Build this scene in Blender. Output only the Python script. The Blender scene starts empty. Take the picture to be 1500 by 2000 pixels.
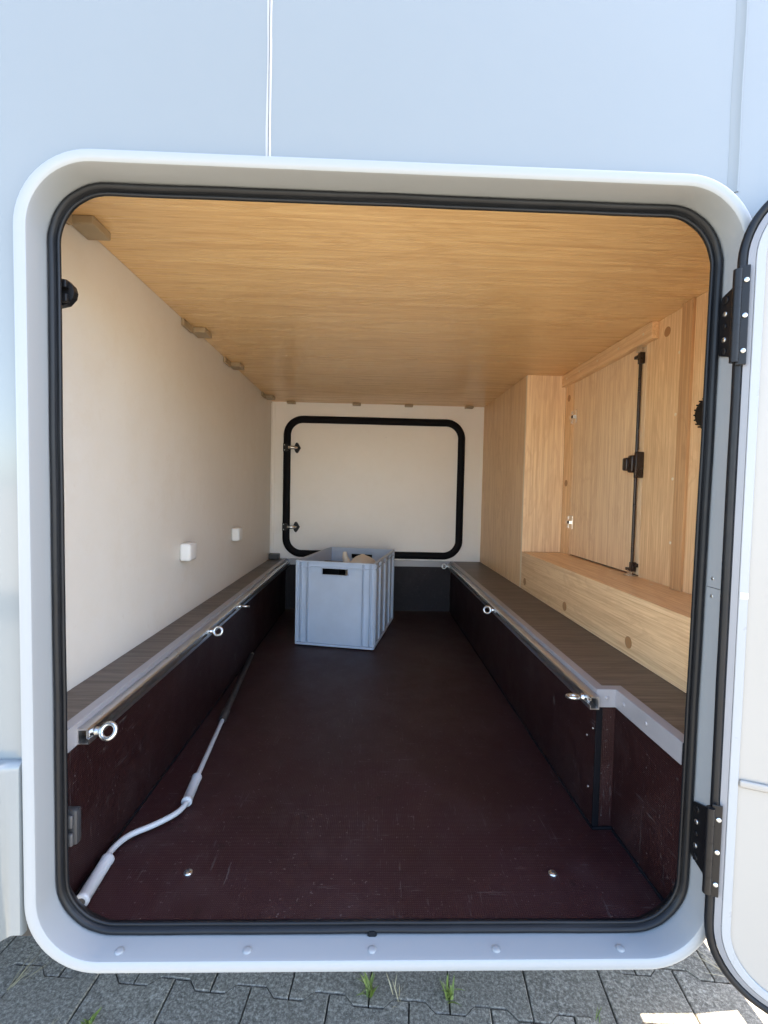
import bpy, bmesh, math, random
from mathutils import Vector, Matrix
random.seed(7)
S = bpy.context.scene
C = S.collection

# ------------------------------------------------------------------ camera
cam_d = bpy.data.cameras.new('camera'); cam = bpy.data.objects.new('camera', cam_d); C.objects.link(cam)
S.camera = cam
cam_d.sensor_fit = 'HORIZONTAL'; cam_d.sensor_width = 36.0; cam_d.lens = 36.0 * 931.6 / 1500.0
cam_d.clip_start = 0.02; cam_d.clip_end = 3000.0
def look(pitch, yaw, roll, loc):
    cy, sy, cp, sp = math.cos(yaw), math.sin(yaw), math.cos(pitch), math.sin(pitch)
    fwd = Vector((sy*cp, cy*cp, -sp)); right = Vector((cy, -sy, 0)); up = right.cross(fwd)
    cr, sr = math.cos(roll), math.sin(roll)
    r2 = cr*right + sr*up; u2 = -sr*right + cr*up
    m = Matrix((r2, u2, -fwd)).transposed().to_4x4(); m.translation = Vector(loc)
    return m
cam.matrix_world = look(0.0408, 0.0287, 0.0217, (0, 0, 1.261))
S.render.resolution_x, S.render.resolution_y = 768, 1024

# ------------------------------------------------------------------ sky, sun, exposure
SUN_EL = math.radians(57.0)
SUN_AZ = math.radians(4.0)           # measured from +X towards +Y (behind the vehicle)
W = bpy.data.worlds.new('World'); S.world = W; W.use_nodes = True
nt = W.node_tree; nt.nodes.clear()
sky = nt.nodes.new('ShaderNodeTexSky'); sky.sky_type = 'NISHITA'; sky.sun_disc = False
sky.sun_elevation = SUN_EL; sky.sun_rotation = math.pi/2 - SUN_AZ
sky.altitude = 300; sky.air_density = 1.0; sky.dust_density = 1.4; sky.ozone_density = 0.6
bg = nt.nodes.new('ShaderNodeBackground'); bg.inputs['Strength'].default_value = 0.145
wo = nt.nodes.new('ShaderNodeOutputWorld')
nt.links.new(sky.outputs[0], bg.inputs[0]); nt.links.new(bg.outputs[0], wo.inputs[0])
sd = bpy.data.lights.new('sun', 'SUN'); sd.energy = 5.0; sd.angle = math.radians(0.53); sd.color = (1.0, 0.92, 0.80)
sun = bpy.data.objects.new('sun', sd); C.objects.link(sun); sun.location = (6, 4, 9)
sdir = Vector((math.cos(SUN_AZ)*math.cos(SUN_EL), math.sin(SUN_AZ)*math.cos(SUN_EL), math.sin(SUN_EL)))
sun.rotation_euler = sdir.to_track_quat('Z', 'Y').to_euler()
S.view_settings.view_transform = 'Standard'; S.view_settings.look = 'None'
S.view_settings.exposure = 2.75; S.view_settings.gamma = 1.0
S.view_settings.use_curve_mapping = False
S.render.engine = 'CYCLES'
S.cycles.max_bounces = 14; S.cycles.diffuse_bounces = 10; S.cycles.glossy_bounces = 6

# ------------------------------------------------------------------ material helpers
def srgb(r, g, b):
    f = lambda c: (c/12.92 if c <= 0.04045 else ((c+0.055)/1.055)**2.4)
    return (f(r/255), f(g/255), f(b/255))
class NT:
    def __init__(s, name):
        s.m = bpy.data.materials.new(name); s.m.use_nodes = True; s.t = s.m.node_tree
        s.b = s.t.nodes['Principled BSDF']
    def n(s, typ, **kw):
        nd = s.t.nodes.new('ShaderNode'+typ)
        for k, v in kw.items(): setattr(nd, k, v)
        return nd
    def l(s, a, b): s.t.links.new(a, b)
    def coords(s, scale=(1,1,1), rand=True):
        tc = s.n('TexCoord'); mp = s.n('Mapping'); mp.inputs['Scale'].default_value = scale
        if rand:
            oi = s.n('ObjectInfo'); mul = s.n('VectorMath', operation='SCALE'); cx = s.n('CombineXYZ')
            for i in range(3): s.l(oi.outputs['Random'], cx.inputs[i])
            s.l(cx.outputs[0], mul.inputs[0]); mul.inputs['Scale'].default_value = 7.3
            ad = s.n('VectorMath', operation='ADD'); s.l(tc.outputs['Object'], ad.inputs[0]); s.l(mul.outputs[0], ad.inputs[1])
            s.l(ad.outputs[0], mp.inputs['Vector'])
        else: s.l(tc.outputs['Object'], mp.inputs['Vector'])
        return mp.outputs[0]
    def noise(s, vec, scale, detail=4, rough=0.55, dist=0.0):
        nz = s.n('TexNoise'); s.l(vec, nz.inputs['Vector'])
        nz.inputs['Scale'].default_value = scale; nz.inputs['Detail'].default_value = detail
        nz.inputs['Roughness'].default_value = rough; nz.inputs['Distortion'].default_value = dist
        return nz.outputs['Fac']
    def ramp(s, fac, stops):
        r = s.n('ValToRGB'); s.l(fac, r.inputs[0]); e = r.color_ramp.elements
        while len(e) < len(stops): e.new(0.5)
        for i, (p, c) in enumerate(stops):
            e[i].position = p; e[i].color = (c, c, c, 1) if isinstance(c, (int, float)) else (*c, 1)
        return r.outputs[0]
    def mix(s, fac, a, b, mode='MIX'):
        m = s.n('MixRGB', blend_type=mode)
        for i, v in ((0, fac), (1, a), (2, b)):
            if isinstance(v, (int, float)): m.inputs[i].default_value = v if i == 0 else (v, v, v, 1)
            elif isinstance(v, tuple): m.inputs[i].default_value = (*v, 1)
            else: s.l(v, m.inputs[i])
        return m.outputs[0]
    def bump(s, h, strength=0.2, dist=0.001):
        b = s.n('Bump'); b.inputs['Strength'].default_value = strength; b.inputs['Distance'].default_value = dist
        s.l(h, b.inputs['Height']); s.l(b.outputs[0], s.b.inputs['Normal'])
    def rough(s, v):
        if isinstance(v, (int, float)): s.b.inputs['Roughness'].default_value = v
        else: s.l(v, s.b.inputs['Roughness'])
    def col(s, v):
        if isinstance(v, tuple): s.b.inputs['Base Color'].default_value = (*v, 1)
        else: s.l(v, s.b.inputs['Base Color'])
    def set(s, **kw):
        for k, v in kw.items(): s.b.inputs[k.replace('_', ' ')].default_value = v
        return s
M = {}
def plain(key, col, rough=0.5, metal=0.0, var=0.08, vscale=6.0, bump=0.0, bscale=300.0, spec=0.5):
    a = NT(key); v = a.coords((1,1,1))
    n1 = a.noise(v, vscale, 5, 0.6)
    lo = tuple(c*(1-var) for c in col); hi = tuple(min(1, c*(1+var)) for c in col)
    a.col(a.ramp(n1, [(0.3, lo), (0.7, hi)]))
    n2 = a.noise(v, vscale*4, 4, 0.6)
    a.rough(a.ramp(n2, [(0.3, max(0, rough-0.06)), (0.7, min(1, rough+0.06))]))
    a.set(Metallic=metal); a.b.inputs['Specular IOR Level'].default_value = spec
    if bump: a.bump(a.noise(v, bscale, 2, 0.5), bump, 0.0006)
    M[key] = a.m; return a
a = NT('gelcoat'); v = a.coords(rand=False)
a.col(a.ramp(a.noise(v, 1.5, 6, 0.6), [(0.3, (0.188, 0.208, 0.212)), (0.7, (0.196, 0.216, 0.220))]))
a.rough(a.ramp(a.noise(v, 2.0, 5, 0.6), [(0.3, 0.10), (0.7, 0.17)])); a.set(Coat_Weight=0.35, Coat_Roughness=0.06)
a.bump(a.noise(v, 3.0, 2, 0.5), 0.25, 0.004); M['gelcoat'] = a.m
a = NT('frame_white'); a.col((0.272, 0.290, 0.300)); a.rough(0.33); M['frame_white'] = a.m
plain('sealant', (0.36, 0.36, 0.355), 0.22, var=0.03, vscale=20)
plain('rubber', (0.007, 0.008, 0.010), 0.42, var=0.2, vscale=15, bump=0.05, spec=0.28)
plain('black_plastic', (0.006, 0.006, 0.007), 0.42, var=0.1, spec=0.3)
plain('black_metal', (0.006, 0.006, 0.007), 0.4, var=0.15, spec=0.3)
plain('grey_block', (0.03, 0.031, 0.034), 0.5)
plain('grey_catch', (0.06, 0.06, 0.062), 0.45)
plain('white_plastic', (0.72, 0.72, 0.70), 0.35, var=0.03)
plain('tan_plastic', srgb(158, 140, 112), 0.45, var=0.05)
plain('brown_plastic', (0.022, 0.011, 0.007), 0.3)
plain('plug_brown', srgb(172, 128, 84), 0.5, var=0.03)
plain('cap_cream', srgb(232, 214, 184), 0.45, var=0.02)
plain('chrome', (0.78, 0.77, 0.75), 0.2, metal=1.0, var=0.04)
plain('zinc', (0.62, 0.64, 0.64), 0.30, metal=1.0, var=0.14, vscale=60)
plain('aluminium', (0.60, 0.60, 0.61), 0.33, metal=1.0, var=0.05, vscale=12)
plain('anodised', (0.33, 0.33, 0.35), 0.45, metal=0.3, var=0.05)
plain('door_trim', (0.32, 0.335, 0.345), 0.32, var=0.03)
plain('door_side', (0.22, 0.225, 0.24), 0.4, var=0.05)
plain('crank_grey', (0.42, 0.43, 0.44), 0.34, var=0.04)
plain('crank_tube', (0.045, 0.042, 0.042), 0.42, metal=0.3, var=0.25, vscale=25)
plain('crate', srgb(184, 197, 214), 0.42, var=0.05, vscale=9, bump=0.06)
plain('offwhite', srgb(214, 204, 186), 0.5, var=0.07, vscale=12)
plain('underbody', (0.02, 0.02, 0.02), 0.7)
plain('sealing_black', (0.005, 0.005, 0.007), 0.6, var=0.2, spec=0.12)

# pale interior lining, faintly textured with faint scuffs
a = NT('lining'); v = a.coords()
n1 = a.noise(v, 2.2, 6, 0.65); n2 = a.noise(v, 9, 5, 0.7)
c = a.mix(a.ramp(n2, [(0.45, 0.0), (0.75, 0.35)]), a.ramp(n1, [(0.3, (0.88, 0.855, 0.805)), (0.7, (0.90, 0.88, 0.84))]), (0.82, 0.79, 0.72))
a.col(c); a.rough(0.42); a.bump(a.noise(v, 420, 2, 0.5), 0.18, 0.0006); M['lining'] = a.m
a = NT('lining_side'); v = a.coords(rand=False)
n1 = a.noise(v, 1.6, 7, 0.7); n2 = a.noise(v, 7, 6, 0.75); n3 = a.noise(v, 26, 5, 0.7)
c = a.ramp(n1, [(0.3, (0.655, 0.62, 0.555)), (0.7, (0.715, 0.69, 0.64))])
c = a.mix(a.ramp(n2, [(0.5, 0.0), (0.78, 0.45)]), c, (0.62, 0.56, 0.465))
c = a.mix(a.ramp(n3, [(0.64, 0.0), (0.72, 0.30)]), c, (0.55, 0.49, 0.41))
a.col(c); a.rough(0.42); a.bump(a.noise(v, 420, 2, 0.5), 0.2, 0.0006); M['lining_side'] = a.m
# door inner skin
a = NT('door_skin'); v = a.coords(); a.col(a.ramp(a.noise(v, 3, 5), [(0.3, (0.325, 0.308, 0.280)), (0.7, (0.34, 0.322, 0.294))]))
a.rough(0.4); a.bump(a.noise(v, 500, 2), 0.15, 0.0005); M['door_skin'] = a.m

def wood(key, grain, light, dark, pore=0.35, rough=0.42, bands=1.0, plank=0.0):
    """oak decor: grain is the axis (0,1,2) the fibres run along"""
    a = NT(key)
    sc = lambda al, ac: tuple(al if i == grain else ac for i in range(3))
    v1 = a.coords(sc(1.3, 7.0)); v2 = a.coords(sc(2.0, 150.0)); v3 = a.coords(sc(7.0, 420.0))
    vb = a.coords(sc(0.25, 3.2))
    broad = a.noise(vb, 1.0, 3, 0.5, 0.3)
    fig = a.noise(v1, 1.0, 5, 0.62, 1.1)
    # cathedral figure: contour lines of a stretched noise
    mm = a.n('Math', operation='MULTIPLY'); a.l(fig, mm.inputs[0]); mm.inputs[1].default_value = 38.0
    sn = a.n('Math', operation='SINE'); a.l(mm.outputs[0], sn.inputs[0])
    line = a.ramp(sn.outputs[0], [(0.35, 0.0), (1.0, 1.0)])
    fine = a.noise(v2, 1.0, 4, 0.6)
    por = a.ramp(a.noise(v3, 1.0, 3, 0.6), [(0.52, 0.0), (0.64, 1.0)])
    base = a.mix(a.ramp(broad, [(0.3, 0.0), (0.7, 1.0)]), light, tuple(l*0.86+d*0.14 for l, d in zip(light, dark)))
    base = a.mix(a.mix(min(1.0, 0.42*bands), 0.0, line), base, tuple(l*0.45+d*0.55 for l, d in zip(light, dark)))
    base = a.mix(a.ramp(fine, [(0.38, 0.0), (0.66, 0.75)]), base, tuple(l*0.4+d*0.6 for l, d in zip(light, dark)))
    base = a.mix(a.mix(pore, 0.0, por), base, dark)
    a.col(base); a.rough(a.ramp(fine, [(0.3, rough-0.04), (0.7, rough+0.08)]))
    a.bump(por, -0.12 if False else 0.08, 0.0004)
    M[key] = a.m
OL, OD = srgb(244, 209, 152), srgb(180, 130, 78)
wood('oak_x', 0, OL, OD, rough=0.27)
for k, g in (('oak_y', 1), ('oak_z', 2)): wood(k, g, srgb(246, 212, 164), srgb(184, 134, 86))
OL2, OD2 = srgb(252, 225, 184), srgb(190, 142, 96)
wood('oak_door', 2, OL2, OD2); wood('oak_edge', 2, srgb(214, 172, 124), srgb(150, 104, 64))
wood('walnut_x', 0, srgb(104, 92, 83), srgb(34, 29, 26), pore=0.6, rough=0.42, bands=1.5)

# phenolic film-faced plywood with wire-mesh print, scuffs and drips
def phenolic(key, base, ga, gb):
    a = NT(key); v = a.coords(rand=False)
    n1 = a.noise(v, 2.5, 6, 0.65)
    c = a.ramp(n1, [(0.3, tuple(x*0.8 for x in base)), (0.72, tuple(x*1.25 for x in base))])
    sx = a.n('SeparateXYZ'); a.l(v, sx.inputs[0])
    w = []
    for ax in (ga, gb):
        mu = a.n('Math', operation='MULTIPLY'); a.l(sx.outputs[ax], mu.inputs[0]); mu.inputs[1].default_value = 2*math.pi/0.0042
        sn = a.n('Math', operation='SINE'); a.l(mu.outputs[0], sn.inputs[0]); w.append(sn.outputs[0])
    mx = a.n('Math', operation='MAXIMUM'); a.l(w[0], mx.inputs[0]); a.l(w[1], mx.inputs[1])
    a.bump(mx.outputs[0], 0.45, 0.0006)
    # scratches: thin stretched noise, two directions
    sm = None
    for rot, scl in ((0.5, (11, 170, 11)), (-0.9, (150, 13, 150)), (1.3, (190, 16, 16))):
        mp = a.n('Mapping'); a.l(v, mp.inputs['Vector']); mp.inputs['Rotation'].default_value = (rot*0.3, rot*0.2, rot); mp.inputs['Scale'].default_value = scl
        s1 = a.ramp(a.noise(mp.outputs[0], 1.0, 3, 0.7), [(0.63, 0.0), (0.68, 1.0)])
        msk = a.ramp(a.noise(mp.outputs[0], 0.2, 2, 0.5), [(0.5, 0.0), (0.62, 1.0)])
        s1 = a.mix(1.0, s1, msk, 'MULTIPLY')
        sm = s1 if sm is None else a.mix(1.0, sm, s1, 'LIGHTEN')
    dust = a.ramp(a.noise(v, 6.0, 7, 0.75), [(0.50, 0.0), (0.72, 1.0)])
    c = a.mix(a.mix(0.40, 0.0, sm), c, tuple(x*0.5+0.11 for x in base))
    c = a.mix(a.mix(0.08, 0.0, dust), c, (0.15, 0.12, 0.12))
    st_ = a.ramp(a.noise(v, 17.0, 4, 0.6), [(0.67, 0.0), (0.70, 1.0)]); c = a.mix(a.mix(0.6, 0.0, st_), c, tuple(x*0.3 for x in base))
    sk_ = a.ramp(a.noise(v, 150.0, 2, 0.5), [(0.69, 0.0), (0.74, 1.0)]); c = a.mix(a.mix(0.5, 0.0, sk_), c, (0.16, 0.14, 0.14))
    a.col(c); a.rough(a.ramp(a.noise(v, 5.0, 6, 0.7), [(0.35, 0.42), (0.65, 0.54)])); a.b.inputs['Specular IOR Level'].default_value = 0.34
    M[key] = a.m
phenolic('ply_floor', (0.025, 0.0070, 0.0082), 0, 1)
phenolic('ply_side', (0.015, 0.0036, 0.0040), 1, 2)
phenolic('ply_jog', (0.021, 0.0048, 0.0050), 0, 2)
phenolic('ply_back', (0.010, 0.006, 0.009), 0, 2)

# concrete paver with exposed aggregate
a = NT('paver'); v = a.coords()
sp = a.noise(v, 125, 4, 0.8); big = a.noise(v, 9, 6, 0.7); fl = a.noise(v, 210, 2, 0.6)
c = a.ramp(sp, [(0.34, (0.075, 0.066, 0.054)), (0.5, (0.225, 0.20, 0.16)), (0.66, (0.52, 0.47, 0.385))])
c = a.mix(a.ramp(fl, [(0.63, 0.0), (0.72, 0.7)]), c, (0.56, 0.53, 0.47))
c = a.mix(a.ramp(big, [(0.35, 0.0), (0.75, 0.45)]), c, (0.22, 0.19, 0.145))
oi = a.n('ObjectInfo'); c = a.mix(0.35, c, a.mix(1.0, c, a.ramp(oi.outputs['Random'], [(0.0, 0.75), (1.0, 1.3)]), 'MULTIPLY'))
a.col(c); a.rough(0.85); a.bump(sp, 0.6, 0.0015); M['paver'] = a.m
a = NT('sand'); v = a.coords(rand=False)
a.col(a.ramp(a.noise(v, 120, 5, 0.7), [(0.3, (0.02, 0.018, 0.015)), (0.7, (0.09, 0.08, 0.065))])); a.rough(0.95); M['sand'] = a.m
a = NT('ground'); v = a.coords(rand=False)
c = a.mix(a.ramp(a.noise(v, 0.6, 6, 0.65), [(0.35, 0.0), (0.7, 1.0)]), (0.43, 0.375, 0.29), (0.49, 0.43, 0.34))
a.col(a.mix(a.ramp(a.noise(v, 150, 3, 0.7), [(0.35, 0.5), (0.65, 0.0)]), c, (0.15, 0.14, 0.12))); a.rough(0.9); M['ground'] = a.m
a = NT('leaf'); v = a.coords(); a.col(a.ramp(a.noise(v, 40, 3), [(0.3, (0.09, 0.14, 0.018)), (0.7, (0.24, 0.29, 0.06))])); a.rough(0.5); M['leaf'] = a.m
a = NT('straw'); v = a.coords(); a.col(a.ramp(a.noise(v, 40, 3), [(0.3, (0.34, 0.27, 0.15)), (0.7, (0.52, 0.45, 0.28))])); a.rough(0.7); M['straw'] = a.m

# ------------------------------------------------------------------ mesh helpers
def tag(o, label=None, cat=None, group=None, kind=None):
    for k, v in (('label', label), ('category', cat), ('group', group), ('kind', kind)):
        if v: o[k] = v
    return o
def empty(name, loc, rz=0.0):
    o = bpy.data.objects.new(name, None); C.objects.link(o); o.location = loc; o.rotation_euler = (0, 0, rz)
    o.empty_display_size = 0.1; return o
def wloc(o):
    p = Vector((0, 0, 0))
    while o is not None: p += o.location; o = o.parent
    return p
def build(name, geo, mat, parent=None, local=False, smooth=None):
    """geo = (verts, faces); verts in world coordinates unless local (then in the parent's frame)"""
    V, F = geo
    bm = bmesh.new(); vs = [bm.verts.new(v) for v in V]
    for f in F:
        try: bm.faces.new([vs[i] for i in f])
        except ValueError: pass
    bmesh.ops.recalc_face_normals(bm, faces=bm.faces)
    xs = [v.co.x for v in bm.verts]; ys = [v.co.y for v in bm.verts]; zs = [v.co.z for v in bm.verts]
    ctr = Vector(((min(xs)+max(xs))/2, (min(ys)+max(ys))/2, (min(zs)+max(zs))/2))
    bmesh.ops.translate(bm, verts=bm.verts, vec=-ctr)
    me = bpy.data.meshes.new(name); bm.to_mesh(me); bm.free()
    if smooth:
        me.set_sharp_from_angle(angle=math.radians(smooth))
        for p in me.polygons: p.use_smooth = True
    me.materials.append(M[mat])
    o = bpy.data.objects.new(name, me); C.objects.link(o)
    if parent is not None:
        o.parent = parent; o.location = (ctr - parent.location) if (local and parent.type == 'MESH') else (ctr if local else ctr - wloc(parent))
    else: o.location = ctr
    return o
def from_bm(bm):
    bm.verts.ensure_lookup_table(); bm.verts.index_update()
    g = ([v.co.copy() for v in bm.verts], [[v.index for v in f.verts] for f in bm.faces]); bm.free(); return g
def box(x0, x1, y0, y1, z0, z1, bev=0.0, seg=2):
    bm = bmesh.new()
    bmesh.ops.create_cube(bm, size=1.0)
    for v in bm.verts:
        v.co = Vector((x0+(v.co.x+.5)*(x1-x0), y0+(v.co.y+.5)*(y1-y0), z0+(v.co.z+.5)*(z1-z0)))
    if bev: bmesh.ops.bevel(bm, geom=bm.edges[:], offset=bev, segments=seg, affect='EDGES', profile=0.5)
    return from_bm(bm)
def merge(*gs):
    V, F = [], []
    for v, f in gs:
        n = len(V); V += list(v); F += [[i+n for i in q] for q in f]
    return V, F
def xf(g, fn): return [Vector(fn(*v)) for v in g[0]], g[1]
def cyl(p, d, r, L, seg=20, r2=None, dome=0.0):
    """cylinder from p along d, length L; optional domed end"""
    d = Vector(d).normalized(); u = d.orthogonal().normalized(); w = d.cross(u); p = Vector(p)
    rings = [(0, r), (L, r2 if r2 is not None else r)]
    if dome:
        rr = rings[-1][1]
        for k in range(1, 5):
            t = k/5*math.pi/2; rings.append((L+dome*math.sin(t), rr*math.cos(t)))
    V, F = [], []
    for h, q in rings:
        for i in range(seg):
            t = 2*math.pi*i/seg; V.append(p + d*h + (u*math.cos(t)+w*math.sin(t))*q)
    for k in range(len(rings)-1):
        for i in range(seg): F.append([k*seg+i, k*seg+(i+1) % seg, (k+1)*seg+(i+1) % seg, (k+1)*seg+i])
    F.append(list(range(seg))[::-1]); F.append([(len(rings)-1)*seg+i for i in range(seg)])
    return V, F
def tube(pts, rad, seg=12, cap=True):
    pts = [Vector(p) for p in pts]; n = len(pts); rads = rad if isinstance(rad, (list, tuple)) else [rad]*n
    V, F = [], []; u = None
    for i, p in enumerate(pts):
        t = (pts[min(i+1, n-1)] - pts[max(i-1, 0)]).normalized()
        u = t.orthogonal().normalized() if u is None else (u - t*u.dot(t)).normalized()
        w = t.cross(u)
        for k in range(seg):
            a_ = 2*math.pi*k/seg; V.append(p + (u*math.cos(a_)+w*math.sin(a_))*rads[i])
    for i in range(n-1):
        for k in range(seg): F.append([i*seg+k, i*seg+(k+1) % seg, (i+1)*seg+(k+1) % seg, (i+1)*seg+k])
    if cap: F.append(list(range(seg))[::-1]); F.append([(n-1)*seg+k for k in range(seg)])
    return V, F
def smooth_path(pts, sub=8):
    pts = [Vector(p) for p in pts]; out = []
    for i in range(len(pts)-1):
        p0, p1, p2, p3 = pts[max(i-1, 0)], pts[i], pts[i+1], pts[min(i+2, len(pts)-1)]
        for k in range(sub):
            t = k/sub
            out.append(0.5*((2*p1)+(p2-p0)*t+(2*p0-5*p1+4*p2-p3)*t*t+(3*p1-p0-3*p2+p3)*t**3))
    out.append(pts[-1]); return out
def rr_path(x0, x1, z0, z1, r, cs=14, es=20):
    """rounded rectangle, list of (x, z, nx, nz), outward normals"""
    P = []
    cors = [(x1-r, z1-r, 0), (x0+r, z1-r, 90), (x0+r, z0+r, 180), (x1-r, z0+r, 270)]
    for q, (cx, cz, a0) in enumerate(cors):
        for k in range(cs+1):
            t = math.radians(a0+90*k/cs); P.append((cx+r*math.cos(t), cz+r*math.sin(t), math.cos(t), math.sin(t)))
        nx_, nz_, na = cors[(q+1) % 4]
        e0 = P[-1]; t = math.radians(na); e1 = (nx_+r*math.cos(t), nz_+r*math.sin(t))
        for k in range(1, es): f = k/es; P.append((e0[0]+(e1[0]-e0[0])*f, e0[1]+(e1[1]-e0[1])*f, e0[2], e0[3]))
    return P
def sweep(path, prof, closed_prof=True, jit=0.0, fn=None):
    V, F = [], []; n, m = len(path), len(prof); ph = random.random()*6
    for i, (x, z, nx, nz) in enumerate(path):
        s = i/n*2*math.pi; j = jit*(math.sin(9*s+ph)+0.7*math.sin(23*s+2*ph)+0.5*math.sin(41*s))
        for o, y in prof:
            q = o + j*(1 if o > -0.012 else .6)
            V.append(Vector((x+q*nx, y, z+q*nz)))
    for i in range(n):
        for k in range(m if closed_prof else m-1):
            F.append([i*m+k, i*m+(k+1) % m, ((i+1) % n)*m+(k+1) % m, ((i+1) % n)*m+k])
    if fn: V = [Vector(fn(*v)) for v in V]
    return V, F
def rr_plate(path, o, y0, y1, fn=None):
    n = len(path); V = [Vector((x+o*nx, y, z+o*nz)) for y in (y0, y1) for x, z, nx, nz in path]
    F = [list(range(n)), list(range(n, 2*n))[::-1]] + [[i, (i+1) % n, n+(i+1) % n, n+i] for i in range(n)]
    if fn: V = [Vector(fn(*v)) for v in V]
    return V, F
def plate_hole(x0, x1, z0, z1, path, o, y0, y1):
    """rectangular plate in XZ with a rounded hole; corners of the rectangle joined to the hole ring"""
    n = len(path); cx = sum(p[0] for p in path)/n; cz = sum(p[1] for p in path)/n
    inn, out = [], []
    for x, z, nx, nz in path:
        x, z = x+o*nx, z+o*nz; inn.append((x, z)); dx, dz = x-cx, z-cz
        t = min([(x1-cx)/dx if dx > 1e-6 else 1e9, (x0-cx)/dx if dx < -1e-6 else 1e9, (z1-cz)/dz if dz > 1e-6 else 1e9, (z0-cz)/dz if dz < -1e-6 else 1e9])
        out.append((cx+dx*t, cz+dz*t))
    for c in ((x0, z0), (x0, z1), (x1, z0), (x1, z1)):
        k = min(range(n), key=lambda i: (out[i][0]-c[0])**2+(out[i][1]-c[1])**2); out[k] = c
    V, F = [], []
    for y in (y0, y1):
        for p in inn: V.append(Vector((p[0], y, p[1])))
        for p in out: V.append(Vector((p[0], y, p[1])))
    for i in range(n):
        j = (i+1) % n
        F.append([i, j, n+j, n+i]); F.append([2*n+i, 3*n+i, 3*n+j, 2*n+j])
        F.append([i, 2*n+i, 2*n+j, j]); F.append([n+i, n+j, 3*n+j, 3*n+i])
    return V, F
def extrude_y(poly, y0, y1):
    """closed polygon in XZ extruded along Y"""
    n = len(poly); V = [Vector((x, y, z)) for y in (y0, y1) for x, z in poly]
    return V, [list(range(n)), list(range(n, 2*n))[::-1]] + [[i, (i+1) % n, n+(i+1) % n, n+i] for i in range(n)]
def ring(c, axis, R, r, seg=28, ts=12):
    ax = Vector(axis).normalized(); u = ax.orthogonal().normalized(); w = ax.cross(u); c = Vector(c); V, F = [], []
    for i in range(seg):
        t = 2*math.pi*i/seg; e = u*math.cos(t)+w*math.sin(t)
        for k in range(ts):
            s = 2*math.pi*k/ts; V.append(c + e*(R+r*math.cos(s)) + ax*(r*math.sin(s)))
    for i in range(seg):
        for k in range(ts): F.append([i*ts+k, i*ts+(k+1) % ts, ((i+1) % seg)*ts+(k+1) % ts, ((i+1) % seg)*ts+k])
    return V, F

# ------------------------------------------------------------------ ground and pavement
gz = 0.0
g = build('ground', ([(-600, -600, -0.035), (600, -600, -0.035), (600, 600, -0.035), (-600, 600, -0.035)], [[0, 1, 2, 3]]), 'ground'); tag(g, kind='structure')
pav = build('pavement', ([(-5.2, -4.2, -0.012), (5.2, -4.2, -0.012), (5.2, 5.2, -0.012), (-5.2, 5.2, -0.012),
                          (-5.2, -4.2, -0.034), (5.2, -4.2, -0.034), (5.2, 5.2, -0.034), (-5.2, 5.2, -0.034)],
                         [[0, 1, 2, 3], [4, 5, 6, 7], [0, 1, 5, 4], [1, 2, 6, 5], [2, 3, 7, 6], [3, 0, 4, 7]]), 'sand'); tag(pav, kind='structure')
TH = math.radians(-5.516); ct, st = math.cos(TH), math.sin(TH)
PW, PR, AMP, GAP = 0.200, 0.141, 0.0117, 0.0017
def bone():
    h = PR/2; xs = [-.1+GAP, -.062, -.038, .038, .062, .1-GAP]
    top = [(xs[0], h+AMP-GAP), (xs[1], h+AMP-GAP), (xs[2], h-AMP-GAP), (xs[3], h-AMP-GAP), (xs[4], h+AMP-GAP), (xs[5], h+AMP-GAP)]
    return top[::-1] + [(x, -y) for x, y in top]
BO = bone()
def paver_geo():
    n = len(BO); V = []
    for z, ins in ((-0.011, 0), (-0.0022, 0), (0.0, 0.0022)):
        for x, y in BO:
            V.append(Vector((x - math.copysign(ins, x), y - math.copysign(ins, y), z)))
    F = [[2*n+i for i in range(n)]]
    for k in range(2):
        for i in range(n): F.append([k*n+i, k*n+(i+1) % n, (k+1)*n+(i+1) % n, (k+1)*n+i])
    return V, F
PG = paver_geo(); paver_me = None; restV, restF = [], []; cells = []
for row in range(-30, 32):
    ly = 1.1290 + (row-0.5)*PR
    for k in range(-30, 31):
        lx = 0.112 + (0 if row % 2 == 0 else 0.1) + k*PW + (0.1 if False else 0)
        X, Y = lx*ct - ly*st, lx*st + ly*ct
        if abs(X) < 4.9 and -3.9 < Y < 4.9: cells.append((abs(X-0.0)*0.75+abs(Y-1.2)*(0.9 if Y > 1.2 else 1.3), X, Y))
cells.sort()
for i, (_, X, Y) in enumerate(cells):
    dz = random.gauss(0, 0.0008); tx, ty = random.gauss(0, 0.004), random.gauss(0, 0.004); rz = TH + random.gauss(0, 0.004)
    if i < 300:
        if paver_me is None:
            o = build('paver', PG, 'paver', pav); paver_me = o.data
        else:
            o = bpy.data.objects.new('paver', paver_me); C.objects.link(o); o.parent = pav
        o.location = Vector((X, Y, -0.0055+dz)) - pav.location; o.rotation_euler = (tx, ty, rz)
    else:
        R_ = Matrix.Rotation(rz, 4, 'Z') @ Matrix.Rotation(tx, 4, 'X'); n = len(restV)
        restV += [R_ @ v + Vector((X, Y, dz)) for v in PG[0]]; restF += [[q+n for q in f] for f in PG[1]]
tag(build('paver_field', (restV, restF), 'paver', pav), kind='stuff')

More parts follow.
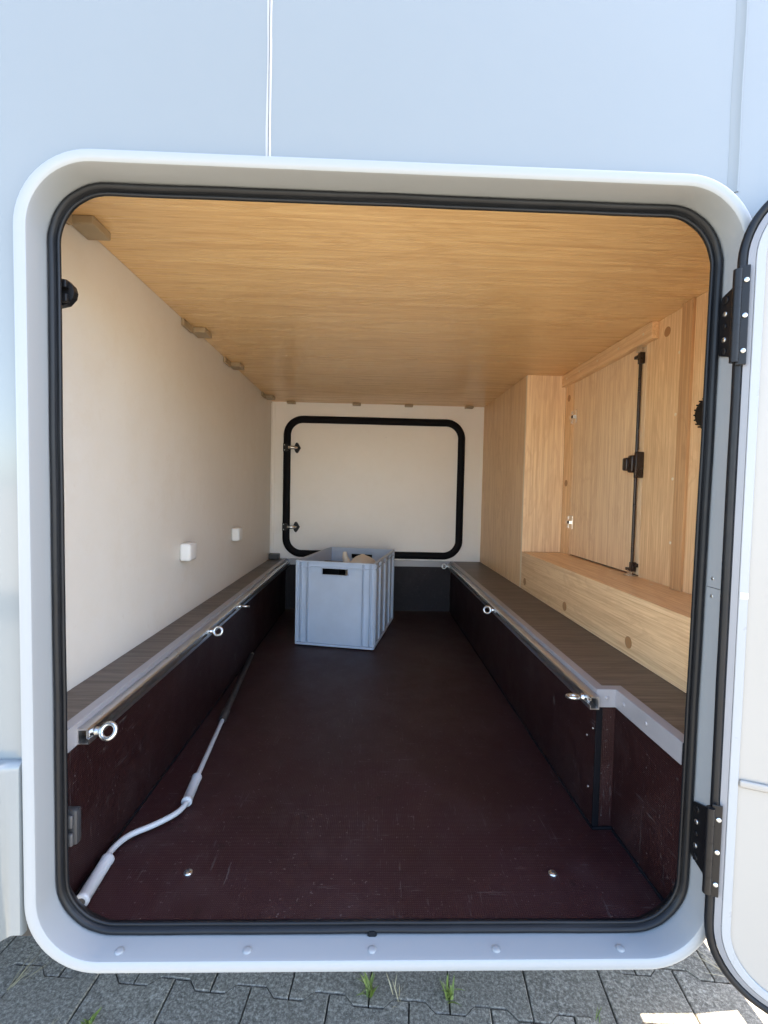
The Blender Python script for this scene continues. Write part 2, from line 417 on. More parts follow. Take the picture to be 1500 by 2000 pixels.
# ------------------------------------------------------------------ the motorhome
mh = empty('motorhome', (-1.7, 1.93, 0.0))
tag(mh, 'white motorhome with its rear garage hatch open on an oak lined cargo bay', 'motorhome')
YW, YF = 0.766, 3.12          # outer faces of the two side walls
X0, X1 = -4.6, 0.985           # front bulkhead, rear wall
ZB, ZT = 0.545, 3.02
HX0, HX1, HZ0, HZ1, HR = -0.530, 0.584, 0.493, 1.750, 0.098    # inner jamb of the hatch opening
def taper(x, z): return 0.027 + (x-0.027)*(1 - 0.0155*(HZ1-z)/(HZ1-HZ0))     # the opening narrows slightly towards the sill
jam = [(taper(x, z), z, nx, nz) for x, z, nx, nz in rr_path(HX0, HX1, HZ0, HZ1, HR)]
# near side wall: an arch round the hatch, closed below by the hatch frame itself
inner = [(HX0+.006, ZB), (HX0-.012, .600)]
for k in range(15):
    t = math.radians(180-90*k/14); inner.append((HX0+HR+(HR+.012)*math.cos(t), HZ1-HR+(HR+.012)*math.sin(t)))
for k in range(15):
    t = math.radians(90-90*k/14); inner.append((HX1-HR+(HR+.012)*math.cos(t), HZ1-HR+(HR+.012)*math.sin(t)))
inner += [(HX1+.012, .600), (HX1-.006, ZB)]; inner = [(taper(x, z), z) for x, z in inner]
outer = []
m_ = len(inner)
for i, (x, z) in enumerate(inner):
    if i == 0: outer.append((X0, ZB))
    elif i < 8: outer.append((X0, HZ1-HR+(ZT-HZ1+HR)*(i-1)/7))
    elif i == 8: outer.append((X0, ZT))
    elif i < m_-9: outer.append((X0+(X1-X0)*(i-8)/(m_-17), ZT))
    elif i == m_-9: outer.append((X1, ZT))
    elif i < m_-1: outer.append((X1, ZT-(ZT-HZ1+HR)*(i-m_+9)/8))
    else: outer.append((X1, ZB))
V, F = [], []
for y in (YW, YW+.028):
    V += [Vector((x, y, z)) for x, z in inner] + [Vector((x, y, z)) for x, z in outer]
for i in range(m_-1):
    F += [[i, i+1, m_+i+1, m_+i], [2*m_+i, 3*m_+i, 3*m_+i+1, 2*m_+i+1], [i, 2*m_+i, 2*m_+i+1, i+1], [m_+i, m_+i+1, 3*m_+i+1, 3*m_+i]]
F += [[0, m_, 3*m_, 2*m_], [m_-1, 2*m_-1, 4*m_-1, 3*m_-1]]
wall = build('side_wall', (V, F), 'gelcoat', mh)
# panel joint above the hatch: bead of sealant with smeared edge, and a shallow lap joint further along
V, F = [], []; nz_ = 60
for i in range(nz_+1):
    z = 1.758 + (ZT-1.76)*i/nz_; xx = -0.1690 + 0.0001*math.sin(i*1.7)
    wl = 0.0042 + 0.0007*math.sin(i*0.6) + (0.006*max(0, (z-2.02))/0.25 if z > 2.02 else 0) ; wl = min(wl, 0.012); wr = 0.0036+0.0003*math.sin(i*0.9+1)
    for dx, dy in ((-wl, 0.0), (-wl*.6, -.0008), (-.0011, -.0014), (-.0002, .0010), (.0008, -.0018), (wr*.7, -.0012), (wr, 0.0)):
        V.append(Vector((xx+dx, YW-0.0003+dy, z)))
for i in range(nz_):
    for k in range(6): F.append([i*7+k, i*7+k+1, i*7+7+k+1, i*7+7+k])
build('joint_sealant', (V, F), 'sealant', mh, smooth=40)
build('lap_panel', extrude_y([(0.569, 1.720), (0.590, 1.680), (0.594, 1.62), (0.600, .60), (X1, .60), (X1, ZT), (0.5745, ZT), (0.571, 2.0)], YW-0.0035, YW+0.002), 'gelcoat', mh)
V, F = [], []
for i in range(31):
    z = 1.75 + (ZT-1.76)*i/30; xx = 0.5705 + 0.0006*math.sin(i*1.3) + 0.003*i/30
    for dx, dy in ((-.013, 0), (-.009, -.0012), (-.003, -.0026), (0.0, -.0052), (.0025, -.0052), (.004, -.0036)): V.append(Vector((xx+dx, YW+dy-.0002, z)))
for i in range(30):
    for k in range(5): F.append([i*6+k, i*6+k+1, i*6+6+k+1, i*6+6+k])
build('lap_sealant', (V, F), 'gelcoat', mh, smooth=40)
build('roof', box(X0-.01, X1+.012, YW-.008, YF+.008, ZT+.001, ZT+.05, .012), 'gelcoat', mh)
build('far_wall', box(X0, X1, YF-.03, YF, ZB, ZT), 'gelcoat', mh)
build('rear_wall', box(X1-.03, X1-.001, YW+.029, YF-.031, 0.46, ZT-.001), 'gelcoat', mh)
build('front_bulkhead', box(X0+.001, X0+.03, YW+.029, YF-.031, ZB, ZT-.001), 'gelcoat', mh)
build('underfloor', box(X0+.05, X1-.031, YW+.075, YF-.035, 0.462, 0.498), 'underbody', mh)
bar = build('patch_shadow_bar', box(1.136, 1.158, 0.80, YF-.05, 0.275, 0.315, .006), 'black_metal', mh)  # unseen bar, added so its shadow edges the sun patch on the paving
build('patch_shadow_plate', box(.95, 1.1355, 1.118, YF-.06, 0.285, 0.459, .012), 'black_metal', bar)  # unseen plate, sized to cut off the far side of the sun patch
# side skirt towards the front, with rounded end and rivet
spr = [(X0, YW-.0005), (X0, .7335), (-.592, .7335), (-.582, .7345), (-.576, .7375), (-.572, .743), (-.567, .7485), (-.560, .7515), (-.5475, .752), (-.5458, .755), (-.5458, YW-.0005)]
V, F = [], []
zl = [(0.535, .004), (0.539, 0.0), (0.806, 0.0), (0.813, .0012), (0.818, .004), (0.8205, .009)]
for z, ins in zl: V += [Vector((x, min(y+ins, YW-.0004), z)) for x, y in spr]
n_ = len(spr)
for k in range(len(zl)-1): F += [[k*n_+i, k*n_+(i+1) % n_, (k+1)*n_+(i+1) % n_, (k+1)*n_+i] for i in range(n_)]
F += [list(range(n_)), [(len(zl)-1)*n_+i for i in range(n_)]]
sk = build('side_skirt', (V, F), 'gelcoat', mh, smooth=40)
build('rivet', cyl((-0.583, 0.7337, 0.778), (0, -1, 0), .006, .001, dome=.002), 'frame_white', sk, smooth=40)

build('gap_blocker', box(X0+.05, -.53, .83, .85, .463, .56), 'underbody', mh)  # added dark box, blocks sunlit ground showing through the skirt gap
# hatch frame: flange and jamb in one moulded ring
fr = build('hatch_frame', sweep(jam, [(0, .818), (0, .7585), (.0012, .7535), (.0045, .751), (.0150, .750), (.0180, .7515), (.0192, .755), (.0192, .7655), (.0065, .7655), (.0065, .818)]), 'frame_white', mh, smooth=35)
for x in (-0.400, -0.190, 0.018, 0.228, 0.441):
    build('rivet', cyl((x, .7705, HZ0), (0, 0, 1), .0072, .0008, dome=.0024), 'frame_white', fr, smooth=40)
for z in (1.128, 1.098):
    build('screw', cyl((taper(HX1, z), .784, z), (-1, 0, 0), .0030, .0004, dome=.0009), 'zinc', fr, smooth=40)
build('jamb_joint', box(taper(HX1, 1.112)-.0004, HX1, .757, .797, 1.1122, 1.1132), 'grey_catch', fr)
# rubber seal on the inner edge of the frame
seal_prof = [(0, .806), (-.0007, .8005), (-.0025, .7968), (-.0058, .7955), (-.0090, .7970), (-.0110, .8000), (-.0117, .8038), (-.0128, .8044), (-.0137, .8022), (-.0154, .8008), (-.0178, .8012), (-.0190, .8034), (-.0184, .8064), (-.0135, .8130), (-.0055, .8230), (0, .8290)]
seal = build('hatch_seal', sweep(jam, seal_prof, jit=0.00045), 'rubber', mh, smooth=60)
build('seal_joint', extrude_y([(.010, .4955), (.018, .4880), (.0265, .4955), (.0225, .5015), (.0135, .5015)], .7938, .7990), 'rubber', seal)
# catches on the jamb side opposite the hinges
ct_ = build('upper_catch', merge(extrude_y([(-.532, 1.606), (-.512, 1.603), (-.503, 1.594), (-.500, 1.584), (-.502, 1.574), (-.512, 1.563), (-.532, 1.558)], .822, .834),
      box(-.528, -.508, .8135, .823, 1.587, 1.600, .002), box(-.528, -.507, .8135, .823, 1.564, 1.578, .002)), 'black_plastic', mh)
lc = build('lower_catch', box(-.531, -.4975, .819, .834, .636, .699, .004), 'grey_block', mh, smooth=40)
for z0, z1 in ((.669, .692), (.637, .660)):
    build('catch_jaw', box(-.520, -.5025, .8125, .8195, z0, z1, .003, 3), 'grey_catch', lc, smooth=40)

# open hatch door, folded back past a right angle
AL = math.radians(66.0); P0 = Vector((0.5635, 0.735)); dv = Vector((math.sin(AL), -math.cos(AL))); nv = Vector((-math.cos(AL), -math.sin(AL)))
def D(u, w, z): p = P0 + dv*u + nv*w; return (p.x, p.y, z)
dpath = rr_path(0.0, 1.10, 0.455, 1.750, 0.122)
door = build('hatch_door', rr_plate(dpath, -.0075, -.034, -.002, D), 'gelcoat', mh)
build('edge_seal', sweep(dpath, [(-.0012-.0062*math.cos(2*math.pi*k/14), .0075*math.sin(2*math.pi*k/14)) for k in range(14)], fn=D, jit=0.0002), 'rubber', door, smooth=60)
build('edge_profile', sweep(dpath, [(-.0072, -.0015), (-.0078, .0045), (-.0165, .0072), (-.0170, -.0015)], fn=D), 'door_side', door)
build('inner_trim', sweep(dpath, [(-.0172, -.0018), (-.0172, .0074), (-.0182, .0082), (-.0285, .0082), (-.0295, .0072), (-.0295, -.0018)], fn=D), 'door_trim', door)
build('inner_skin', rr_plate(dpath, -.0297, -.0019, .0046, D), 'door_skin', door)
build('rib', xf(box(.0305, 1.068, .0047, .0095, .8105, .8225, .0032, 3), D), 'door_skin', door, smooth=50)
build('trim_tab', xf(box(.0185, .0290, .0083, .0092, 1.108, 1.118, .0003), D), 'white_plastic', door)
# hinges
def hinge(zc, h1, h2, off):
    HXJ = taper(HX1, zc+off)-.0006
    kp = Vector(D(-.0062, .0120, 0)[:2])
    hg = build('hinge', cyl((kp.x, kp.y, zc-h2/2), (0, 0, 1), .0062, h2, 18), 'black_metal', mh, smooth=40)
    n = 5
    for k in range(1, n): build('knuckle_gap', cyl((kp.x, kp.y, zc-h2/2+h2*k/n-.0006), (0, 0, 1), .0066, .0012, 18), 'black_plastic', hg, smooth=40)
    zj = zc + off
    poly = [(.757, zj+h1/2+.012), (.757, zj-h1/2-.008), (.7935, zj-h1/2+.004), (.797, zj-h1/2+.010), (.797, zj+h1/2-.010), (.793, zj+h1/2)]
    V = [Vector((x, y, z)) for x in (HXJ-.0032, HXJ-.0004) for y, z in poly]; n6 = len(poly)
    jl = build('jamb_leaf', (V, [list(range(n6)), list(range(n6, 2*n6))[::-1]]+[[i, (i+1) % n6, n6+(i+1) % n6, n6+i] for i in range(n6)]), 'black_metal', hg)
    q0, q1 = Vector((HXJ-.0018, .7575)), kp; e = (q1-q0).normalized(); pn = Vector((-e.y, e.x))*.0014
    Vb = [Vector((c.x, c.y, z)) for z in (zj-h1/2-.006, zj+h1/2+.010) for c in (q0+pn, q1+pn, q1-pn, q0-pn)]
    build('leaf_bend', (Vb, [[0, 1, 2, 3], [4, 5, 6, 7], [0, 1, 5, 4], [1, 2, 6, 5], [2, 3, 7, 6], [3, 0, 4, 7]]), 'black_metal', hg)
    for dz, mt, r in ((.042, 'black_plastic', .0062), (.020, 'zinc', .0043), (0.0, 'black_plastic', .0042), (-.022, 'zinc', .0043), (-.042, 'black_plastic', .0062)):
        build('screw', cyl((HXJ-.0033, .784, zj+dz), (-1, 0, 0), r, .0009, 18, dome=.0012), mt, hg, smooth=40)
    build('door_leaf', xf(box(-.0045, .0100, .0098, .0125, zc-h2/2-.004, zc+h2/2+.006, .0011), D), 'black_metal', hg)
    for dz in (.055, .0, -.055):
        c = D(.0048, .0126, zc+dz*h2/.145)
        build('screw', cyl(c, (nv.x, nv.y, 0), .0038, .0008, 18, dome=.0018), 'zinc', hg, smooth=40)
hinge(1.542, .100, .140, .005); hinge(.700, .100, .140, -.014)

# ---- the cargo bay
ZF, ZC, ZS = 0.504, 1.818, 0.827
XL, XR, XB = -0.632, 0.713, 0.895
YI, YB = 0.838, 3.047
XKL, XKR, XK2 = -0.531, 0.522, 0.566
hole = rr_path(HX0-.012, HX1+.012, HZ0-.020, HZ1+.012, .03)
build('front_lining', plate_hole(XL-.01, XB+.03, ZF-.045, ZC+.04, hole, 0.0, .8378, .846), 'lining', mh)
fl = build('cargo_floor', box(-.545, .60, .8175, YB+.03, ZF-.02, ZF), 'ply_floor', mh)
for x, y in ((-0.344, .920), (0.381, .917)):
    build('floor_bolt', cyl((x, y, ZF), (0, 0, 1), .0085, .0010, 24, dome=.0032), 'zinc', fl, smooth=40)
    build('bolt_socket', cyl((x, y, ZF+.0036), (0, 0, 1), .0032, .0009, 6), 'grey_catch', fl)
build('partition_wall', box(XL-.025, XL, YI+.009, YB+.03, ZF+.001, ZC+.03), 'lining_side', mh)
bw = build('back_wall', box(XL+.001, XB, YB, YB+.03, ZF+.001, ZC+.03), 'lining', mh)
build('corner_strip', box(XL+.0005, XL+.022, YB-.006, YB-.0005, ZS+.04, ZC-.012, .002), 'lining', bw)
build('corner_line', box(XL+.0005, XL+.006, YB-.022, YB-.0065, ZS+.04, ZC-.012, .002), 'lining', bw)
ceil = build('ceiling_board', box(XL+.0012, XB+.03, YI+.0085, YB-.0015, ZC, ZC+.018, .001), 'oak_x', mh)
build('board_joint', box(XL+.02, XB-.002, 2.0165, 2.0180, ZC-.0003, ZC+.0004), 'oak_edge', ceil)
for x, y in ((-.359, 2.012), (-.19, 2.010), (.18, 2.006), (.521, 2.002), (.86, 1.993)):
    build('screw_cap', cyl((x, y, ZC), (0, 0, -1), .0045, .0004, 16, dome=.0009), 'cap_cream', ceil, smooth=40)
# plastic corner clips along the ceiling edge
for y in (1.008, 1.673, 2.118, 2.815):
    c1 = build('ceiling_clip', box(XL+.0005, XL+.051, y+.012, y+.080, ZC-.019, ZC-.0005, .003), 'tan_plastic', mh)
    build('clip_tab', box(XL+.0005, XL+.010, y-.070, y+.0115, ZC-.024, ZC-.0008, .002), 'tan_plastic', c1)
for x in (-.508, -.099, .229, .611):
    build('ceiling_clip', box(x-.026, x+.026, YB-.040, YB-.0018, ZC-.014, ZC-.0005, .003), 'tan_plastic', mh)
# white caps on the partition
for y, z in ((1.627, 1.047), (2.216, 1.054)):
    build('wall_cap', box(XL+.0005, XL+.037, y-.032, y+.032, z-.030, z+.030, .0085, 4), 'white_plastic', mh, smooth=35)

# shelves
build('shelf', box(XL+.0005, XKL-.0005, YI+.009, YB-.001, ZS-.02, ZS, .0008), 'walnut_x', mh)
V_, F_ = [], []
poly = [(XKR+.0045, 1.052), (XK2+.006, 1.046), (XK2+.006, .8165), (.595, .8165), (.595, YI+.009), (XB-.002, YI+.009), (XB-.002, YB-.001), (XKR+.0045, YB-.001)]
n6 = len(poly); V_ = [Vector((x, y, z)) for z in (ZS-.02, ZS) for x, y in poly]
build('shelf', (V_, [list(range(n6)), list(range(n6, 2*n6))[::-1]]+[[i, (i+1) % n6, n6+(i+1) % n6, n6+i] for i in range(n6)]), 'walnut_x', mh)
# ply lining below the shelves
build('side_lining', box(XKL-.010, XKL, .834, YB-.016, ZF+.0005, ZS-.0205), 'ply_side', mh)
build('side_lining', box(XKR, XKR+.015, 1.049, YB-.016, ZF+.0005, ZS-.0205), 'ply_side', mh)
build('side_lining', box(XK2, XK2+.015, .8155, 1.0485, ZF+.0005, ZS-.0205), 'ply_side', mh)
build('jog_lining', box(XKR+.0152, XK2+.0148, 1.0490, 1.060, ZF+.0005, ZS-.0205), 'ply_jog', mh)
build('corner_sealing', box(XKR-.0015, XKR+.0125, 1.0445, 1.0488, ZF+.0006, ZS-.0425, .001), 'sealing_black', mh)
build('back_lining', box(XKL+.0005, XKR-.0005, YB-.0155, YB-.0005, ZF+.0005, ZS-.036), 'ply_back', mh)
# dark sealing beads along the floor joints
build('floor_bead', tube([(XKR-.001, 1.047+i*.05+0, ZF+.002) for i in range(39)], [.0034+.0008*math.sin(i*1.1) for i in range(39)], 8), 'sealing_black', fl, smooth=60)
build('floor_bead', tube([(XK2-.001, .835+i*.021, ZF+.002) for i in range(11)], [.0036+.0009*math.sin(i*1.7) for i in range(11)], 8), 'sealing_black', fl, smooth=60)
build('floor_bead', tube([(XKR-.003, 1.044, ZF+.002), (XKR+.02, 1.045, ZF+.002), (XK2, 1.045, ZF+.002)], .0042, 8), 'sealing_black', fl, smooth=60)
build('floor_bead', tube([(XKL+.001, .84+i*.06, ZF+.002) for i in range(37)], .0030, 8), 'sealing_black', fl, smooth=60)
for y, z in ((1.090, .700), (1.075, .585), (1.062, .73)):
    build('screw', cyl((XKR, y, z), (-1, 0, 0), .0028, .0004, 12, dome=.0012), 'zinc', mh, smooth=40)

# edge trims (grey angle) and lashing rails
def angle_trim(name, pts, top_dir, z1=ZS+.0018, h=.041, wtop=.026):
    """L-section: outside line pts (x,y); top flange goes towards top_dir side by wtop"""
    V, F = [], []
    for (x, y), (dx, dy) in zip(pts, top_dir):
        V += [Vector((x, y, z1-h)), Vector((x, y, z1-.0012)), Vector((x+dx*.0012, y+dy*.0012, z1)), Vector((x+dx*wtop, y+dy*wtop, z1)),
              Vector((x+dx*wtop, y+dy*wtop, z1-.0016)), Vector((x+dx*.0018, y+dy*.0018, z1-.0016)), Vector((x+dx*.0018, y+dy*.0018, z1-h))]
    m = 7
    for i in range(len(pts)-1):
        for k in range(m): F.append([i*m+k, i*m+(k+1) % m, (i+1)*m+(k+1) % m, (i+1)*m+k])
    F += [list(range(m)), [(len(pts)-1)*m+k for k in range(m)]]
    return build(name, (V, F), 'anodised', mh)
tl = angle_trim('edge_trim', [(XKL+.0042, .836), (XKL+.0042, YB-.004)], [(-1, 0), (-1, 0)], wtop=.021)
tr = angle_trim('edge_trim', [(XK2-.004, .8155), (XK2-.004, 1.043), (XKR-.004, 1.043), (XKR-.004, YB-.004)], [(1, 0), (1, 1), (1, 1), (1, 0)], wtop=.022)
for x, y, dx, dy in ((XKR+.02, 1.043, 0, -1), (XK2-.004, 1.010, -1, 0), (XK2-.004, .925, -1, 0)):
    build('rivet', cyl((x, y, ZS-.018), (dx, dy, 0), .0048, .0006, 18, dome=.0018), 'anodised', tr, smooth=40)
tb = build('edge_trim', merge(box(XKL+.006, XKR-.006, YB-.0185, YB-.0160, ZS-.035, ZS+.0012), box(XKL+.006, XKR-.006, YB-.0160, YB-.0005, ZS-.0006, ZS+.0012)), 'anodised', mh)
for x in (-.30, .05, .35): build('rivet', cyl((x, YB-.0185, ZS-.016), (0, -1, 0), .0048, .0006, 16, dome=.0018), 'anodised', tb, smooth=40)
build('corner_block', box(XL+.0005, XL+.064, YB-.062, YB-.0065, ZS+.0004, ZS+.034, .004), 'grey_catch', mh)
def rail(xb, s, y0, y1):
    """C-section lashing rail, back face at x = xb, slot opening towards s"""
    z0, z1, dpt, t = ZS-.038, ZS-.0095, .021, .0024; zm = (z0+z1)/2
    P = [(0, z0), (dpt, z0), (dpt, zm-.0048), (dpt-t, zm-.0048), (dpt-t, z0+t), (t, z0+t), (t, z1-t), (dpt-t, z1-t), (dpt-t, zm+.0048), (dpt, zm+.0048), (dpt, z1-.003), (dpt-.003, z1), (0, z1)]
    poly = [(xb+s*x, z) for x, z in P]
    n = len(poly); V = [Vector((x, y, z)) for y in (y0, y1) for x, z in poly]; F = [[i, (i+1) % n, n+(i+1) % n, n+i] for i in range(n)]
    Cq = [[0, 1, 2, 3, 4, 5], [0, 5, 6, 12], [6, 7, 8, 9, 10, 11, 12]]
    for q in Cq: F.append(q); F.append([n+i for i in q][::-1])
    return build('lashing_rail', (V, F), 'aluminium', mh)
rail(XKL+.0045, 1, .868, YB-.024); rail(XKR-.0043, -1, 1.028, YB-.024)
zm = ZS-.02375
def eye_bolt(x, y, s, tilt, label):
    root = empty('eye_bolt', (x, y, zm)); tag(root, label, 'eye bolt', 'eye bolts in the lashing rails')
    d = Vector((s, 0, 0)); ax = Vector((0, math.cos(tilt), math.sin(tilt)))
    build('ring', ring(d*.0235, ax, .0132, .0042), 'zinc', root, local=True, smooth=60)
    build('collar', cyl(d*.0012, d, .0085, .006, 20, r2=.0072), 'zinc', root, local=True, smooth=40)
    build('slot_nut', box(*(sorted((-.010*s, -.0035*s))), -.013, .013, -.0085, .0085, .001), 'zinc', root, local=True)
    build('shank', cyl(d*-.012, d, .0042, .0135, 14), 'zinc', root, local=True, smooth=40)
xl, xr = XKL+.0045+.021, XKR-.0043-.021
eye_bolt(xl, .890, 1, math.radians(-28), 'galvanised eye bolt in the rail below the pale wall, next to the hatch seal')
eye_bolt(xl, 1.533, 1, math.radians(-16), 'galvanised eye bolt midway along the rail below the pale wall, ring facing the hatch')
eye_bolt(xl, 1.866, 1, math.radians(75), 'galvanised eye bolt with flat lying ring, rail below the pale wall, closest to the crate')
eye_bolt(xr, 1.062, -1, math.radians(80), 'galvanised eye bolt with flat lying ring at the cut rail end below the cupboard')
eye_bolt(xr, 1.868, -1, math.radians(-14), 'galvanised eye bolt midway along the rail on the cupboard side')
eye_bolt(xr, 2.985, -1, math.radians(-10), 'small looking eye bolt at the rail end under the closed opposite hatch')

# opposite hatch, closed, seen from inside
bp = rr_path(-.532, .571, .862, 1.710, .10)
oh = build('opposite_hatch', rr_plate(bp, -.018, YB-.004, YB-.0006), 'lining', mh)
build('hatch_seal', sweep(bp, [(.023*math.cos(2*math.pi*k/16), YB-.012+.014*math.sin(2*math.pi*k/16)) for k in range(16)], jit=0.0003), 'sealing_black', oh, smooth=60)
for z in (1.530, 1.031):
    lt = build('hatch_latch', extrude_y([(-.490, z), (-.478, z+.028), (-.470, z+.034), (-.462, z+.028), (-.446, z), (-.462, z-.028), (-.470, z-.034), (-.478, z-.028)], YB-.020, YB-.0045), 'black_plastic', oh)
    build('keeper_plate', extrude_y([(-.553, z+.026), (-.53, z+.022), (-.505, z+.008), (-.505, z-.008), (-.53, z-.022), (-.553, z-.026)], YB-.034, YB-.0265), 'black_plastic', oh)
    build('striker', tube(smooth_path([(-.518, YB-.036, z), (-.50, YB-.040, z), (-.48, YB-.034, z), (-.468, YB-.026, z)], 4), [.0105]*10+[.008]*3, 10), 'chrome', oh, smooth=60)
    for dz in (.016, -.016): build('screw', cyl((-.545, YB-.0342, z+dz), (0, -1, 0), .0032, .0006, 10, dome=.001), 'zinc', oh, smooth=40)
build('mark', box(.086, .094, YB-.0046, YB-.0041, 1.608, 1.611), 'white_plastic', oh)

# ---- oak cupboard along the other side
YP = 2.222
cb = build('cupboard', box(XR, XR+.016, YP+.0005, YB-.0005, ZS+.0005, ZC-.0005, .0006), 'oak_z', mh)
build('end_panel', box(XR+.0005, XB+.0, YP-.015, YP, .9985, ZC-.0005, .0006), 'oak_door', cb)
build('edge_band', box(XR-.0006, XR+.0003, YP-.0152, YP+.0004, ZS+.001, ZC-.001), 'cap_cream', cb)
build('plinth_panel', box(XR, XR+.016, YI+.009, YP-.0153, ZS+.0005, .9822, .0006), 'oak_y', cb)
build('plinth_top', box(XR-.0006, XB+.0155, YI+.009, YP-.0156, .9824, .998, .0008), 'oak_y', cb)
build('hinge_stile', box(XB, XB+.016, 2.116, YP-.0155, .9985, ZC-.0005, .0005), 'oak_z', cb)
YD0, YD1 = 1.556, 2.112
build('cupboard_door', box(XB+.001, XB+.017, YD0, YD1, 1.004, 1.765, .0008), 'oak_door', cb)
build('top_strip', box(XB-.022, XB-.0006, 1.497, YP-.0158, 1.764, ZC-.0006, .0012), 'oak_y', cb)
build('head_rail', box(XB+.0002, XB+.016, YD0, YD1+.003, 1.767, ZC-.0008), 'oak_y', cb)
build('lock_panel', box(XB, XB+.016, 1.366, YD0-.0035, .9985, ZC-.0006, .0005), 'oak_z', cb)
build('post', box(XB-.014, XB+.016, 1.318, 1.3655, .9985, ZC-.0006, .0008), 'oak_edge', cb)
build('side_board', box(XB-.006, XB+.016, YI+.009, 1.3175, .9985, ZC-.0006, .0005), 'oak_z', cb)
build('dark_gap', box(XB+.010, XB+.0162, YD0-.003, YD0-.0002, 1.0, 1.766), 'black_plastic', cb)
build('dark_gap', box(XB+.010, XB+.0162, YD1+.0003, YD1+.0037, 1.0, 1.766), 'black_plastic', cb)
build('cupboard_back', box(XB+.0175, XB+.03, YI+.009, YB-.001, ZS+.001, ZC-.001), 'underbody', cb)
# concealed hinges
for z in (1.614, 1.146):
    h = build('door_hinge', merge(box(XB-.0065, XB-.0004, 2.117, 2.148, z-.010, z+.010, .002), box(XB-.0022, XB-.0004, 2.120, 2.140, z-.028, z+.028, .0008)), 'chrome', cb)
    build('hinge_cup', merge(box(XB-.0018, XB+.0008, 2.082, 2.110, z-.030, z+.030, .0008), box(XB-.010, XB-.002, 2.094, 2.118, z-.0085, z+.0085, .002)), 'chrome', cb)
    for dz in (-.020, .020): build('screw', cyl((XB-.0023, 2.130, z+dz), (-1, 0, 0), .0048, .0008, 12, dome=.0012), 'chrome', cb, smooth=40)
    build('hinge_link', box(XB-.0118, XB-.0102, 2.098, 2.112, z-.006, z+.006), 'black_plastic', cb)
# espagnolette: two rods, case and hooks
yr = 1.574
build('lock_rod', tube([(XB-.011, yr, 1.722), (XB-.011, yr, 1.395)], .0052, 10), 'brown_plastic', cb, smooth=60)
build('lock_rod', tube([(XB-.011, yr, 1.350), (XB-.011, yr, 1.030)], .0052, 10), 'brown_plastic', cb, smooth=60)
build('rod_guide', merge(box(XB-.0165, XB-.0005, yr-.009, yr+.009, 1.705, 1.742, .002), box(XB-.0165, XB-.0005, yr+.009, yr+.032, 1.727, 1.737, .0015)), 'brown_plastic', cb)
build('rod_guide', merge(box(XB-.0165, XB-.0005, yr-.009, yr+.009, 1.014, 1.045, .002), box(XB-.0165, XB-.0005, yr+.009, yr+.032, 1.014, 1.024, .0015), box(XB-.012, XB-.0005, yr-.02, yr-.009, 1.03, 1.042, .0015)), 'brown_plastic', cb)
lk = build('lock_case', merge(box(XB-.036, XB-.0005, yr-.016, yr+.012, 1.345, 1.403, .006, 3), box(XB-.028, XB-.0004, yr-.028, yr-.015, 1.327, 1.413, .003)), 'brown_plastic', cb, smooth=50)
build('lock_lever', box(XB-.043, XB-.012, yr+.006, yr+.032, 1.352, 1.396, .006, 3), 'brown_plastic', cb, smooth=50)
build('hook_plate', merge(box(XB-.018, XB-.0224+.0215, yr-.014, yr+.014, 1.7555, 1.7632, .001), box(XB-.020, XB-.0175, yr-.014, yr+.012, 1.743, 1.7632, .0008), box(XB-.018, XB-.002, yr+.008, yr+.012, 1.744, 1.757, .0008)), 'chrome', cb)
build('hook_plate', merge(box(XB-.030, XB-.002, yr-.016, yr+.016, .9983, 1.0022, .001), box(XB-.020, XB-.0165, yr-.014, yr+.012, 1.002, 1.014, .0008), box(XB-.018, XB-.002, yr+.010, yr+.014, 1.002, 1.018, .0008)), 'chrome', cb)
# cover plugs and screw caps
for y, z, r in ((1.452, 1.770, .0150), (2.168, 1.708, .0150), (2.168, 1.322, .0150)):
    build('cover_plug', cyl((XB, y, z), (-1, 0, 0), r, .0009, 24), 'plug_brown', cb, smooth=30)
for y, z in ((1.700, .862), (1.270, .866), (2.150, .868)):
    build('cover_plug', cyl((XR, y, z), (-1, 0, 0), .0165, .0009, 24), 'plug_brown', cb, smooth=30)
for y, z in ((1.390, 1.690), (1.395, 1.510), (1.395, 1.320), (1.392, 1.130)):
    build('screw_cap', cyl((XB, y, z), (-1, 0, 0), .0048, .0005, 14, dome=.0009), 'cap_cream', cb, smooth=40)
for y in (1.545, 1.70, 1.86, 2.02, 2.15):
    build('screw_cap', cyl((XB-.022, y, 1.792), (-1, 0, 0), .0045, .0005, 14, dome=.0009), 'cap_cream', cb, smooth=40)
for x, y in ((.86, 2.00), (.865, 1.68), (.80, 1.52), (.80, 1.86), (.86, 1.42), (.74, 2.15)):
    build('screw_cap', cyl((x, y, .998), (0, 0, 1), .0045, .0004, 14, dome=.0008), 'cap_cream', cb, smooth=40)
for y, z in ((2.42, .862), (2.62, .862)):
    build('screw_cap', cyl((XR, y, z), (-1, 0, 0), .0045, .0005, 14, dome=.0009), 'cap_cream', cb, smooth=40)
gm = build('cable_grommet', cyl((XB-.006, 1.250, 1.490), (-1, 0, 0), .040, .012, 28, r2=.034), 'black_plastic', mh, smooth=40)
for k in range(18):
    t = 2*math.pi*k/18; build('tooth', box(XB-.017, XB-.0065, 1.250+.0395*math.cos(t)-.0018, 1.250+.0395*math.cos(t)+.0018, 1.490+.0395*math.sin(t)-.0018, 1.490+.0395*math.sin(t)+.0018), 'black_plastic', gm)

